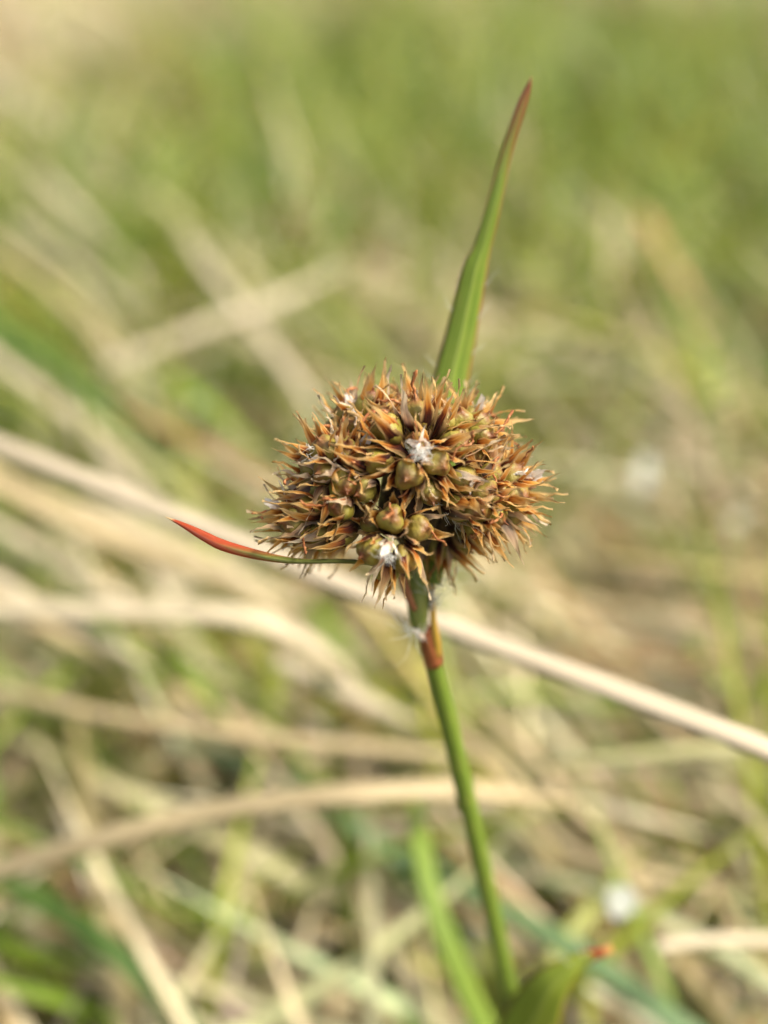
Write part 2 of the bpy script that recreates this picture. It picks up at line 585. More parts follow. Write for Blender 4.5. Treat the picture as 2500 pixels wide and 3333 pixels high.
GREENS = [(0.17, 0.23, 0.018), (0.23, 0.285, 0.03), (0.13, 0.195, 0.02), (0.29, 0.315, 0.045), (0.17, 0.245, 0.05)]
STRAWS = [(0.50, 0.43, 0.26), (0.57, 0.50, 0.32), (0.44, 0.35, 0.19), (0.64, 0.58, 0.42), (0.40, 0.29, 0.14), (0.48, 0.46, 0.27)]
zones = [(19000, -0.06, 0.28, lambda y: 0.10 + 0.42 * np.maximum(y + 0.06, 0), 1.0),
         (21000, 0.28, 0.8, lambda y: 0.08 + 0.50 * y, 1.0),
         (9000, 0.8, 2.6, lambda y: 0.2 + 0.5 * y, 1.5)]
green_parts, dry_parts = [], []
for n, y0, y1, half, sc in zones:
    x, y = scatter(n, y0, y1, half)
    g = greenness(x, y)
    isg = rng.uniform(0, 1, n) < np.clip(g, 0.06, 0.93)
    for flag, store in ((True, green_parts), (False, dry_parts)):
        xs, ys = x[isg == flag], y[isg == flag]
        m = len(xs)
        if flag:
            az = np.where(rng.uniform(size=m) < 0.55, rng.normal(-0.8, 0.5, m), rng.uniform(-math.pi, math.pi, m))
            az = np.where(rng.uniform(size=m) < 0.5, az, az + math.pi)
            el = rng.uniform(0.35, 1.3, m)
            bend = rng.uniform(0.2, 1.7, m)
            L = rng.uniform(0.028, 0.08, m) * sc
            w = rng.uniform(0.0011, 0.0026, m) * sc
            z = rng.uniform(0.0, 0.006, m)
            c = palette(m, GREENS, 0.2)
        else:
            az = np.where(rng.uniform(size=m) < 0.72, rng.normal(-0.75, 0.42, m), rng.uniform(-math.pi, math.pi, m))
            az = np.where(rng.uniform(size=m) < 0.5, az, az + math.pi)
            el = np.abs(rng.normal(0.16, 0.22, m))
            bend = rng.normal(0.15, 0.35, m)
            L = rng.uniform(0.03, 0.08, m) * sc
            w = rng.uniform(0.0009, 0.0022, m) * sc
            z = rng.uniform(0.002, 0.022, m)
            c = palette(m, STRAWS, 0.16)
        store.append(blades(xs, ys, z, az, el, bend, L, w, c, sidebend=rng.normal(0, 0.25, m)))
blade_object("grass", green_parts, M_GREEN, "short green meadow grass filling the ground all around the plant", "grass")
blade_object("dry_grass", dry_parts, M_DRY, "matted straw coloured dead grass lying criss-cross through the meadow", "dry grass")

# ------------------------------------------------------------------ single stalks and blades one can pick out
TOCAM = -FWD


def stalk(name, mat, pts, w, label, cat, group=None, flat=0.55, taper=True, n=26, fold=0.0, end=0.15):
    path = [W(*p) for p in pts]
    k = len(path)
    ww = np.full(k, w * MM) if np.ndim(w) == 0 else np.array(w) * MM
    if taper:
        ww = ww.copy(); ww[-1] *= end
    return tag(swept(name, mat, path, ww, ww * flat, np.array([0.05, -0.35, 0.93]), n=n, m=4, fold=fold, jitter=0.03, seed=len(bpy.data.objects)), label, cat, group)


stalk("straw_stalk", M_STRAW["bone"], [(-1300, 1000, 140), (-650, 1195, 122), (0, 1450, 106), (600, 1690, 98), (1250, 1955, 92), (1800, 2170, 88), (2500, 2440, 83), (3200, 2760, 81), (3900, 3150, 82)],
      1.95, "long straight pale straw crossing close behind the rush stem under its flower head", "straw", taper=False, flat=0.35, n=44)
stalk("straw_stalk", M_STRAW["pale"], [(-300, 1975, 122), (0, 1985, 120), (450, 1990, 118), (800, 2010, 118), (1060, 2130, 122), (1240, 2330, 130)],
      2.3, "broad level dead blade that bends down short of the rush stem", "dry blade", flat=0.3)
stalk("straw_stalk", M_STRAW["tan"], [(-300, 2170, 128), (0, 2245, 124), (350, 2330, 120), (720, 2385, 117), (1250, 2440, 115), (1560, 2455, 116)],
      1.5, "slightly sagging tan straw passing behind the middle of the stem", "straw")
stalk("straw_stalk", M_STRAW["tan"], [(-300, 2920, 108), (0, 2830, 106), (300, 2740, 104), (620, 2655, 103), (920, 2605, 102), (1250, 2578, 103), (1560, 2575, 106), (1900, 2620, 112)],
      2.1, "wide arching straw blade rising and levelling out behind the lower stem", "dry blade", flat=0.35)
stalk("straw_stalk", M_STRAW["greenish"], [(2700, 2425, 112), (2300, 2440, 112), (1950, 2475, 114), (1650, 2500, 118)],
      1.4, "greenish straw lying level, below the pale straw, its tip near the stem", "straw")
stalk("straw_stalk", M_STRAW["pale"], [(2700, 3055, 106), (2500, 3060, 104), (2300, 3062, 102), (2135, 3082, 101)],
      1.3, "short blunt straw end lying level near the red tipped leaf", "straw", taper=False)
stalk("straw_stalk", M_STRAW["pale"], [(330, 1200, 175), (650, 1070, 178), (900, 975, 182), (1130, 865, 190)],
      2.6, "pale straw slanting the other way across the upper diagonal stalks", "straw", flat=0.4)
stalk("straw_stalk", M_STRAW["pale"], [(600, 760, 200), (690, 890, 190), (830, 1070, 180), (960, 1240, 172), (1040, 1390, 165)],
      2.2, "steep straw running down towards the top of the flower head", "straw", flat=0.5)
DIAG = "straws leaning down towards the flower head"
for lab, mt, w_, pts in (
    ("pale straw bending down to the shoulder above the long pale straw", "pale", 2.0, [(-250, 960, 150), (0, 1185, 144), (200, 1330, 140), (400, 1540, 135), (560, 1690, 132)]),
    ("tan straw running just under the long pale straw, nearly parallel to it", "tan", 1.7, [(-250, 1330, 134), (0, 1560, 130), (330, 1730, 126), (700, 1880, 122), (1000, 2060, 122)]),
    ("pale straw passing close under the red bract", "pale", 1.9, [(250, 1640, 132), (480, 1730, 128), (760, 1870, 125), (1000, 1990, 124)]),
    ("greenish straw slanting to the base of the upright bract", "greenish", 2.0, [(480, 620, 210), (750, 850, 195), (1000, 1070, 180), (1270, 1360, 168)]),
    ("broad whitish straw lying out beyond all the other slanting ones", "pale", 3.6, [(-200, 120, 330), (0, 280, 310), (240, 460, 280), (470, 690, 250)]),
    ("tan straw slanting over the petal among the diagonal straws", "tan", 2.0, [(-150, 700, 200), (120, 900, 185), (340, 1120, 172), (560, 1420, 158)]),
    ("greenish thin straw between the pinkish petal and the red bract", "greenish", 1.6, [(250, 1330, 150), (430, 1480, 146), (640, 1650, 142), (800, 1800, 138)]),
    ("thin pale straw sloping just above the broad level dead blade", "pale", 1.6, [(-200, 1620, 124), (0, 1720, 122), (300, 1900, 118), (640, 2080, 118)]),
    ("tan straw slanting far behind the middle of the upright bract", "tan", 2.2, [(700, 320, 330), (950, 520, 300), (1200, 720, 270), (1420, 900, 250)]),
):
    stalk("straw_stalk", M_STRAW[mt], [(p[0], p[1], p[2] * 1.12) for p in pts], w_ * 1.12, lab, "straw", DIAG, flat=0.5)
stalk("straw_stalk", M_STRAW["rust"], [(380, 1320, 150), (620, 1440, 143), (860, 1550, 136), (1010, 1660, 130)],
      0.9, "thin rusty brown straw pointing at the side of the flower head", "straw")
TAN = "tan straws fanned out behind the stem"
for lab, mt, w_, pts in (
    ("tan straw sloping gently away above the long pale straw", "tan", 1.7, [(1560, 1900, 150), (1850, 1960, 146), (2150, 2005, 142), (2500, 2090, 138), (2750, 2150, 136)]),
    ("tan straw curving down behind the stem towards the round white petal", "tan", 1.6, [(1450, 2350, 128), (1650, 2520, 124), (1850, 2760, 120), (2150, 2860, 118), (2400, 2880, 118)]),
    ("tan straw fanning out just above the round white petal", "tan", 1.5, [(1500, 2250, 132), (1750, 2480, 126), (1950, 2700, 122), (2300, 2850, 120)]),
    ("pale straw crossing level behind the stem beside the wide arching blade", "pale", 1.4, [(1480, 2620, 124), (1750, 2600, 124), (2050, 2650, 124), (2450, 2760, 124)]),
    ("pale straw dropping steeply behind the long pale straw", "pale", 1.6, [(1600, 2050, 148), (1800, 2180, 142), (1980, 2380, 136)]),
):
    stalk("straw_stalk", M_STRAW[mt], pts, w_, lab, "straw", TAN, flat=0.5)
stalk("straw_stalk", M_STRAW["rust"], [(2090, 700, 240), (2160, 830, 232), (2250, 970, 225), (2330, 1080, 220)],
      3.0, "short orange brown dead blade among fresh grass", "dry blade", flat=0.3)

stalk("grass_blade", M_BLADE["bright"], [(1700, 3560, 100), (1570, 3333, 101), (1460, 3080, 102), (1390, 2880, 104), (1362, 2700, 107), (1340, 2520, 111)],
      [2.4, 2.3, 2.2, 1.9, 1.7, 0.4], "upright fresh green blade standing close beside the stem base", "grass blade", flat=0.18, fold=0.3)
stalk("grass_blade", M_BLADE["blue"], [(1280, 2740, 125), (1430, 2850, 121), (1660, 2975, 116), (1860, 3090, 112), (2200, 3330, 106), (2450, 3520, 104)],
      [1.2, 1.9, 2.2, 2.3, 2.3, 2.2], "bluish green blade crossing behind the stem base and red tipped leaf", "grass blade", flat=0.18, taper=False, fold=0.25)
stalk("grass_blade", M_BLADE["blue"], [(520, 2400, 135), (760, 2470, 132), (980, 2570, 128), (1260, 2770, 124), (1450, 2960, 122)],
      [0.8, 1.8, 2.1, 2.1, 1.6], "bluish blade slanting under the sagging tan straw", "grass blade", flat=0.18, fold=0.25)
stalk("grass_blade", M_BLADE["deep"], [(-150, 2800, 118), (100, 2920, 115), (350, 3080, 112), (560, 3280, 110), (700, 3480, 108)],
      [1.0, 2.0, 2.3, 2.3, 2.0], "deep green blade below the wide arching straw", "grass blade", flat=0.18, fold=0.3)
FRESH = "fresh blades among the straw"
for lab, mt, w_, pts in (
    ("fresh blade showing beneath the flower head beside the sheath", "bright", 2.0, [(1010, 1960, 150), (1100, 2080, 146), (1220, 2230, 140)]),
    ("fresh blade continuing down from the orange brown dead blade", "bright", 1.8, [(2200, 1000, 215), (2280, 1180, 205), (2380, 1420, 195), (2480, 1700, 186)]),
    ("deep green blade arching out of the dark beside the blunt straw end", "deep", 2.2, [(2200, 3000, 130), (2350, 3120, 124), (2460, 3260, 120), (2600, 3480, 116)]),
    ("fresh blade crossing under the gently sloping tan straw", "bright", 1.8, [(2250, 2080, 150), (2330, 2200, 146), (2480, 2340, 142)]),
    ("fresh blade lying behind the thin rusty straw", "bright", 1.9, [(560, 1230, 160), (700, 1340, 155), (860, 1480, 150)]),
    ("fresh blade poking up over the sagging tan straw", "bright", 2.2, [(560, 2130, 138), (650, 2230, 134), (740, 2350, 130)]),
    ("deep green blade in the thick green patch under the slanting straws", "deep", 2.4, [(-80, 1000, 160), (120, 1150, 154), (330, 1330, 148), (450, 1440, 144)]),
    ("fresh blade crossing the broad level dead blade", "bright", 1.8, [(200, 1960, 138), (420, 2110, 134), (560, 2290, 130)]),
):
    stalk("grass_blade", M_BLADE[mt], pts, w_, lab, "grass blade", FRESH, flat=0.18, fold=0.3)


FAR = "broad straws slanting far out in the meadow"
for k, (px, py, dd) in enumerate(((-150, 420, 300), (120, 560, 270), (40, 720, 240), (330, 330, 360), (560, 250, 420), (250, 60, 560), (1500, 160, 520), (1850, 620, 300), (2050, 1180, 215))):
    a = 0.72 + 0.1 * math.sin(k * 2.3)
    pts = [(px + math.cos(a) * t, py + math.sin(a) * t + 0.00006 * t * t, dd - t * dd * 0.00022) for t in (0, 180, 360, 560)]
    stalk("straw_stalk", M_STRAW["pale" if k % 3 else "greenish"], pts, dd * 0.0105, "broad pale straw slanting far out in the meadow beyond the flower head", "straw", FAR, flat=0.4)
NEAR = "soft straws lying under the long pale straw"
for k, (px, py, dd, ln) in enumerate(((-200, 1500, 132, 900), (-200, 1790, 126, 800), (60, 1600, 136, 900), (400, 1600, 134, 700), (-150, 1880, 130, 600), (900, 2150, 128, 500))):
    a = 0.44 + 0.07 * math.sin(k * 1.9)
    pts = [(px + math.cos(a) * t * ln, py + math.sin(a) * t * ln, dd - t * 8) for t in (0, .33, .66, 1)]
    stalk("straw_stalk", M_STRAW["pale" if k % 2 else "tan"], pts, 1.5 + 0.4 * (k % 3), "soft pale straw lying nearly parallel beneath the long straight pale straw", "straw", NEAR, flat=0.45)


def bud(px, py, d, rx, rz, label, cat="petal"):
    """a small fallen petal: cupped, rumpled, with thickness"""
    seedr = np.random.default_rng(int(px))
    verts, faces, uvs = [], [], []
    nr, na = 6, 18
    for side in (1, -1):
        for i in range(nr + 1):
            for j in range(na):
                a = j / na * 2 * math.pi
                rr = i / nr * (1 + 0.08 * math.sin(3 * a + 1) + 0.05 * math.sin(7 * a))
                zz = 0.14 * rr * rr + 0.06 * math.sin(5 * a) * rr + (0.10 * (1 - (i / nr) ** 2) * side)
                verts.append((rx * rr * math.cos(a) * MM, rx * zz * MM * -1, rz * rr * math.sin(a) * MM))
                uvs.append((i / nr, j / na))
    blk = (nr + 1) * na
    for s in range(2):
        for i in range(nr):
            for j in range(na):
                a, b = s * blk + i * na + j, s * blk + i * na + (j + 1) % na
                faces.append((a, b, b + na, a + na) if s else (a, a + na, b + na, b))
    o = link("white_petal", make_mesh("white_petal", verts, faces, M_WHITE, uvs), None, W(px, py, d))
    o.rotation_euler = (-0.5, seedr.uniform(-.3, .3), seedr.uniform(-.3, .3))
    return tag(o, label, cat)


bud(2020, 2930, 104, 1.35, 1.5, "round white fallen petal caught beyond the red tipped leaf")
bud(2095, 1540, 165, 1.2, 2.6, "tall narrow white petal beyond the side of the flower head")
bud(2410, 1680, 170, 1.9, 1.2, "faint flattened white petal farther out from the flower head")
bud(655, 1300, 160, 1.6, 1.4, "pinkish white petal among the diagonal straws above the red bract")
bud(1530, 3080, 124, 1.3, 1.8, "pale petal low between the rush stem and upright green blade")

# ------------------------------------------------------------------ the wood rush
b0 = W(1690, 3380, 89.2)
base = np.array([b0[0] + 0.004, b0[1] + 0.003, 0.0])
rush = bpy.data.objects.new("wood_rush", None)
col.objects.link(rush)
rush.location = base
rush.empty_display_size = 0.01
tag(rush, "wood rush with one brown spiky seed head on a slender green stem", "wood rush")

def WN(px, py, d):
    return W(px, py, d + 2.8)


stem_px = [(x_, y_, 72.2 + (y_ - 2110) * 0.0112) for x_, y_ in ((1396, 2110), (1442, 2278), (1514, 2579), (1583, 2881), (1649, 3182), (1690, 3380))]
stem_path = [WN(*p) for p in stem_px] + [base * 0.45 + b0 * 0.55 + np.array([-0.0002, 0, 0]), base + np.array([0, 0, -0.006])]
stem_w = np.array([1.2, 1.26, 1.3, 1.32, 1.34, 1.34, 1.36, 1.4]) * MM
swept("stem", M_STEM, stem_path, stem_w, stem_w * 0.95, np.array([0, -1, 0.2]), rush, n=60, m=8)

# node: sheath, collar, peduncles
swept("sheath", M_SHEATH, [WN(1412, 2160, 72.6), WN(1402, 2110, 72.0), WN(1394, 2070, 71.6), WN(1392, 2040, 71.4)],
      np.array([1.22, 1.30, 1.16, 0.9]) * MM, np.array([1.2, 1.25, 1.1, 0.85]) * MM, TOCAM, rush, n=14, m=8, jitter=0.03)
swept("sheath", M_AMBER, [WN(1424, 2140, 71.9), WN(1420, 2080, 71.2), WN(1410, 2010, 70.9), WN(1408, 1930, 71.0), WN(1414, 1860, 71.4)],
      np.array([0.5, 0.55, 0.42, 0.3, 0.2]) * MM, np.array([0.3, 0.3, 0.25, 0.2, 0.15]) * MM, TOCAM, rush, n=16, m=5, jitter=0.05)
swept("peduncle", M_PED, [WN(1392, 2090, 71.8), WN(1370, 2050, 71.3), WN(1362, 1990, 71.0), WN(1358, 1900, 70.8), WN(1350, 1760, 70.5)],
      np.array([0.55, 0.85, 1.3, 1.5, 1.5]) * MM, np.array([0.5, 0.8, 1.1, 1.3, 1.3]) * MM, TOCAM, rush, n=20, m=7)
swept("peduncle", M_PEDRED, [WN(1350, 1985, 70.4), WN(1325, 1930, 69.8), WN(1308, 1870, 69.3), WN(1296, 1790, 69.0)],
      np.array([0.35, 0.55, 0.62, 0.6]) * MM, np.array([0.35, 0.5, 0.55, 0.55]) * MM, TOCAM, rush, n=14, m=6)
swept("peduncle", M_PED, [WN(1385, 1980, 71.2), WN(1410, 1880, 71.4), WN(1440, 1760, 71.6), WN(1470, 1640, 71.6)],
      np.array([0.5, 0.75, 0.8, 0.8]) * MM, np.array([0.5, 0.7, 0.75, 0.75]) * MM, TOCAM, rush, n=14, m=6)
swept("collar", M_SCALE, [WN(1382, 2082, 70.9), WN(1362, 2062, 70.6), WN(1345, 2048, 70.5)], np.array([0.35, 0.4, 0.2]) * MM, np.array([0.1, 0.12, 0.06]) * MM,
      TOCAM, rush, n=10, m=4, jitter=0.12)

# the two bracts and the stem leaf
up_px = [(1415, 1900, 72.5, 40), (1430, 1700, 73.5, 80), (1450, 1420, 74.5, 122), (1461, 1270, 74.8, 121), (1496, 1110, 74.8, 104), (1528, 960, 74.6, 92), (1548, 870, 74.4, 82),
         (1573, 795, 74.3, 56), (1612, 650, 74.0, 50), (1649, 498, 73.8, 41), (1697, 349, 73.5, 34), (1718, 290, 73.4, 22), (1731, 248, 73.3, 2)]
swept("bract", M_BRACT_UP, [W(*p[:3]) for p in up_px], [p[3] / S * p[2] / FD * MM for p in up_px], 0.14 * MM, TOCAM, rush, n=70, m=10, fold=-0.28, jitter=0.006,
      twist=[0, 0, 0.1, 0.1, 0.1, 0.05, 0.0, 0, 0, -0.1, -0.1, -0.1, -0.1])["label"] = "long upright green bract with reddish tip"
red_px = [(1340, 1880, 69.5, 14), (1230, 1838, 68.6, 13), (1120, 1827, 68.0, 13), (985, 1827, 67.4, 14), (910, 1820, 67.2, 20), (815, 1801, 67.2, 28), (720, 1773, 67.2, 31), (650, 1738, 67.2, 25), (600, 1711, 67.2, 15),
          (565, 1694, 67.2, 8), (538, 1682, 67.2, 1)]
swept("bract", M_BRACT_RED, [W(*p[:3]) for p in red_px], [p[3] * 1.22 / S * p[2] / FD * MM for p in red_px], 0.24 * MM, TOCAM, rush, n=60, m=8, fold=-0.35,
      jitter=0.01)["label"] = "curved thin red bract tapering to a pale point"
leaf_px = [(1660, 3620, 93, 100), (1650, 3480, 88, 150), (1725, 3333, 85, 185), (1775, 3235, 83.5, 140), (1840, 3165, 83, 86), (1905, 3120, 83, 46), (1952, 3104, 83, 34), (1994, 3088, 83, 30)]
lp = [W(*p[:3]) for p in leaf_px]
lp[0] = np.array([base[0], base[1], 0]) * 0.35 + b0 * 0.65
swept("leaf", M_LEAF, lp, [p[3] / S * p[2] / FD * MM for p in leaf_px], 0.16 * MM, TOCAM + np.array([-0.3, 0, 0]), rush, n=46, m=8, fold=-0.3,
      jitter=0.012)["label"] = "stem leaf with a red and orange tip"


# ---------------- flowers
def tepal_mesh(seed, style):
    rg = np.random.default_rng(seed)
    n, m = 12, 4
    L = rg.uniform(3.3, 4.1) if style == "spiky" else rg.uniform(2.5, 3.2)
    hw = rg.uniform(0.50, 0.62)
    if style == "spiky":
        rc = [0.18, 0.60, 0.93, 0.95, 0.88 + rg.uniform(-.15, .15), 0.85 + rg.uniform(-.35, .55)]
    else:
        rc = [0.18, 0.72, 1.06, 1.18, 1.35 + rg.uniform(-.15, .2), 1.6 + rg.uniform(-.5, .5)]
    zc = np.array([0.0, 0.12, 0.34, 0.58, 0.8, 1.0]) * L
    if style == "open":
        zc[-1] -= rg.uniform(0.0, 0.45)
    prof = catmull(np.stack([rc, zc], 1), n)
    side = np.cumsum(rg.normal(0, 0.035, n)) + rg.uniform(-.16, .16) * np.linspace(0, 1, n) ** 2
    tw = rg.uniform(-0.9, 0.9) * np.clip((np.linspace(0, 1, n) - 0.45) / 0.55, 0, 1) ** 1.3
    verts, uvs, faces = [], [], []
    for i in range(n):
        t = i / (n - 1)
        w = hw * (0.55 + 0.45 * math.sin(min(1, t / 0.4) * math.pi / 2)) * max(0.015, (1 - max(0, (t - 0.32) / 0.68) ** 0.9)) ** 1.45
        r, z = prof[i]
        cup = 0.55 * (1 - t * 0.6)
        for j in range(m + 1):
            u = -1 + 2 * j / m
            torn = 1 + (0.17 * rg.normal() if abs(u) == 1 and 0.3 < t < 0.98 else 0)
            x = u * w * torn
            dr = -cup * (x * x) / max(r, 0.5) - 0.06 * rg.normal() * t
            # twist about the tepal's own axis
            xx = x * math.cos(tw[i]) - dr * math.sin(tw[i])
            rr = x * math.sin(tw[i]) + dr * math.cos(tw[i])
            verts.append(((r + rr) * MM, (xx + side[i]) * MM, z * MM))
            uvs.append((u * .5 + .5, t))
    for i in range(n - 1):
        for j in range(m):
            a = i * (m + 1) + j
            faces.append((a, a + 1, a + m + 2, a + m + 1))
    return make_mesh("tepal", verts, faces, M_TEPAL, uvs)


def capsule_mesh(seed):
    rg = np.random.default_rng(seed)
    H, Rm = rg.uniform(2.0, 2.25), rg.uniform(0.80, 0.88)
    prof = catmull(np.array([[0.22, 0.05], [0.62, 0.25], [0.92, 0.75], [1.0, 1.15], [0.93, 1.55], [0.62, 1.86], [0.26, 2.0], [0.1, 2.12], [0.05, 2.35]]) * np.array([Rm, H / 2.05]), 17)
    na = 24
    verts, uvs, faces = [], [], []
    for i, (r, z) in enumerate(prof):
        for j in range(na):
            a = j / na * 2 * math.pi
            c3 = math.cos(3 * a)
            rr = r * (1 + 0.15 * c3 - 0.05 * math.exp(-((math.cos(1.5 * a)) ** 2) / 0.02) * (z / H))
            rr *= 1 + 0.018 * rg.normal() * (r > .2)
            verts.append((rr * math.cos(a) * MM, rr * math.sin(a) * MM, (z + 0.025 * rg.normal() * (r > .2)) * MM))
            uvs.append((j / na, min(1, z / (H * 1.03))))
    for i in range(len(prof) - 1):
        for j in range(na):
            a, b = i * na + j, i * na + (j + 1) % na
            faces.append((a, b, b + na, a + na))
    faces.append(tuple((len(prof) - 1) * na + j for j in range(na)))
    return make_mesh("capsule", verts, faces, M_CAPS, uvs)


def style_mesh(seed):
    """withered thread of the style with crinkled stigmas"""
    rg = np.random.default_rng(seed)
    p = np.array([0.05, 0, 2.0])
    d = unit(np.array([rg.normal(0, .25), rg.normal(0, .25), 1.0]))
    pts = [p]
    for i in range(9):
        d = unit(d + rg.normal(0, 0.34, 3))
        p = p + d * rg.uniform(0.16, 0.30)
        pts.append(p)
    k = len(pts)
    w = np.array([0.15, .13, .12, .15, .16, .12, .17, .15, .19, .10]) * rg.uniform(1.0, 1.6)
    v, f, uv = sweep(np.array(pts) * MM, w * MM, w * 0.7 * MM, np.array([0.3, 1, 0.1]), n=26, m=3, jitter=0.25, seed=seed)
    return make_mesh("style", v, f, M_STYLE, uv)


def scale_mesh(seed):
    """short papery bracteole with a fringed upper edge"""
    rg = np.random.default_rng(seed)
    n, m = 7, 8
    L, hw = rg.uniform(1.2, 1.9), rg.uniform(0.38, 0.6)
    verts, uvs, faces = [], [], []
    for i in range(n):
        t = i / (n - 1)
        w = hw * (0.6 + 0.9 * t - 0.95 * t ** 3)
        for j in range(m + 1):
            u = -1 + 2 * j / m
            fr = rg.uniform(0, 0.45) * (1 if j % 2 else 0.2) if i == n - 1 else 0
            verts.append(((0.5 + 0.65 * t - 0.45 * u * u * w + 0.06 * rg.normal() * t) * MM, (u * w + 0.03 * rg.normal()) * MM, (t * L * (1 - 0.18 * u * u) + fr) * MM))
            uvs.append((u * .5 + .5, t))
    for i in range(n - 1):
        for j in range(m):
            a = i * (m + 1) + j
            faces.append((a, a + 1, a + m + 2, a + m + 1))
    return make_mesh("bracteole", verts, faces, M_SCALE, uvs)


TEP = {"spiky": [tepal_mesh(100 + i, "spiky") for i in range(12)], "open": [tepal_mesh(200 + i, "open") for i in range(8)]}
CAPS = [capsule_mesh(300 + i) for i in range(4)]
STY = [style_mesh(400 + i) for i in range(8)]
SCL = [scale_mesh(500 + i) for i in range(6)]
placed = []


def cam_dir(x, y, z):
    return unit(RIGHT * x + UP * y + TOCAM * z)


def flower(basep, d, style="spiky", size=1.0, sty=0.5, white=0.35, roll=None):
    f = bpy.data.objects.new("flower", None)
    col.objects.link(f)
    f.parent = rush
    f.empty_display_size = 0.001
    f.location = basep - base
    q = Vector(d).to_track_quat('Z', 'Y') @ Quaternion((0, 0, 1), R.uniform(0, 6.28) if roll is None else roll)
    f.rotation_mode = 'QUATERNION'
    f.rotation_quaternion = q
    f.scale = (size,) * 3
    link("capsule", R.choice(CAPS), f).rotation_euler = (R.uniform(-.08, .08), R.uniform(-.08, .08), R.uniform(0, 6.28))
    for k in range(6):
        o = link("tepal", R.choice(TEP[style]), f)
        s = R.uniform(0.88, 1.08) * (1.0 if k % 2 else 0.94)
        o.scale = (s * (1.04 if k % 2 == 0 else 0.96), s, s)
        o.rotation_euler = (R.uniform(-.07, .07), R.uniform(-.10, .10), k * math.pi / 3 + R.uniform(-.16, .16))
    if R.random() < sty:
        o = link("style", R.choice(STY), f)
        o.rotation_euler = (R.uniform(-.35, .35), R.uniform(-.35, .35), R.uniform(0, 6.28))
    if R.random() < white:
        o = link("bracteole", R.choice(SCL), f)
        o.rotation_euler = (0, R.uniform(-.1, .25), R.uniform(0, 6.28))
        o.scale = (1.2, 1, R.uniform(.9, 1.3))
    placed.append((np.array(basep) + np.array(d) * 1.3 * MM * size, np.array(d)))
    return f


def hero(px, py, depth, d, style="open", size=1.0, **kw):
    """flower whose capsule middle sits at this spot"""
    dd = cam_dir(*d)
    return flower(W(px, py, depth) - dd * 1.15 * MM * size, dd, style, size, **kw)


# flowers that can be picked out on the two spikes facing the lens
hero(1362, 1352, 67.0, (-0.06, 0.92, 0.40), "spiky", 1.0, sty=1, white=0)
hero(1425, 1375, 67.6, (0.38, 0.85, 0.30), "spiky", 0.95, sty=0)
hero(1262, 1398, 66.6, (-0.62, 0.62, 0.48), "spiky", 1.05, sty=1, white=0)
hero(1422, 1508, 65.8, (0.50, -0.42, 0.75), "open", 0.92, sty=1, white=0)
hero(1332, 1548, 65.6, (-0.16, -0.40, 0.90), "open", 0.95, sty=0, white=0)
hero(1400, 1600, 66.8, (0.15, -0.85, 0.50), "open", 0.9, sty=0, white=0)
hero(1232, 1500, 66.6, (-0.85, -0.08, 0.50), "spiky", 0.95, sty=1, white=0)
hero(1478, 1450, 67.2, (0.85, 0.28, 0.40), "spiky", 0.95, sty=1, white=0)
hero(1188, 1590, 67.0, (-0.45, -0.40, 0.80), "open", 0.85, sty=0, white=0)
hero(1270, 1692, 65.9, (-0.02, 0.35, 0.93), "open", 0.95, sty=1, white=0)
hero(1362, 1722, 66.2, (0.62, 0.05, 0.78), "open", 0.9, sty=1, white=0)
hero(1215, 1790, 66.0, (-0.62, -0.48, 0.62), "open", 0.9, sty=0, white=0)
hero(1318, 1822, 66.0, (0.20, -0.82, 0.55), "spiky", 0.85, sty=0, white=0)
hero(1255, 1850, 67.0, (-0.28, -0.92, 0.20), "spiky", 0.8, sty=0, white=0)
hero(1105, 1650, 67.0, (-0.55, -0.05, 0.80), "spiky", 0.9, sty=0, white=0)
hero(1115, 1735, 67.8, (-0.85, -0.25, 0.45), "spiky", 0.9, sty=0, white=0)
hero(1040, 1735, 68.2, (-0.92, -0.20, 0.30), "spiky", 0.9, sty=1, white=0)
hero(1010, 1660, 67.6, (-0.88, 0.15, 0.45), "spiky", 0.9, sty=0, white=0)
hero(1175, 1510, 66.8, (-0.75, 0.25, 0.62), "spiky", 0.9, sty=1, white=0)
hero(1500, 1560, 67.0, (0.80, -0.05, 0.60), "spiky", 0.95, sty=0, white=0)
hero(1490, 1650, 67.4, (0.85, -0.25, 0.50), "spiky", 0.95, sty=0, white=0)
hero(1210, 1700, 67.6, (-0.75, 0.2, 0.6), "open", 0.8, sty=1, white=0)

CL = [  # centre x, y, depth, axis (right, up, to lens), count, spread
    ("A", 1372, 1500, 68.6, (0.0, 0.15, 0.98), 6, 100),
    ("C", 1120, 1540, 68.4, (-0.85, 0.35, 0.40), 16, 96),
    ("D", 1062, 1688, 69.2, (-0.97, -0.10, 0.15), 12, 72),
    ("E", 1200, 1430, 70.6, (-0.50, 0.80, 0.15), 15, 92),
    ("F", 1572, 1610, 69.6, (0.97, 0.10, 0.15), 14, 84),
    ("G", 1485, 1445, 70.0, (0.66, 0.66, 0.30), 15, 88),
    ("H", 1510, 1625, 68.6, (0.86, -0.20, 0.45), 12, 72),
    ("I", 1345, 1440, 71.6, (-0.05, 0.98, -0.1), 10, 70),
    ("J", 1430, 1690, 72.0, (0.30, -0.80, -0.35), 5, 50),
    ("K", 1150, 1680, 72.0, (-0.85, -0.20, -0.45), 5, 60),
]
centres = [W(c[1], c[2], c[3]) for c in CL]
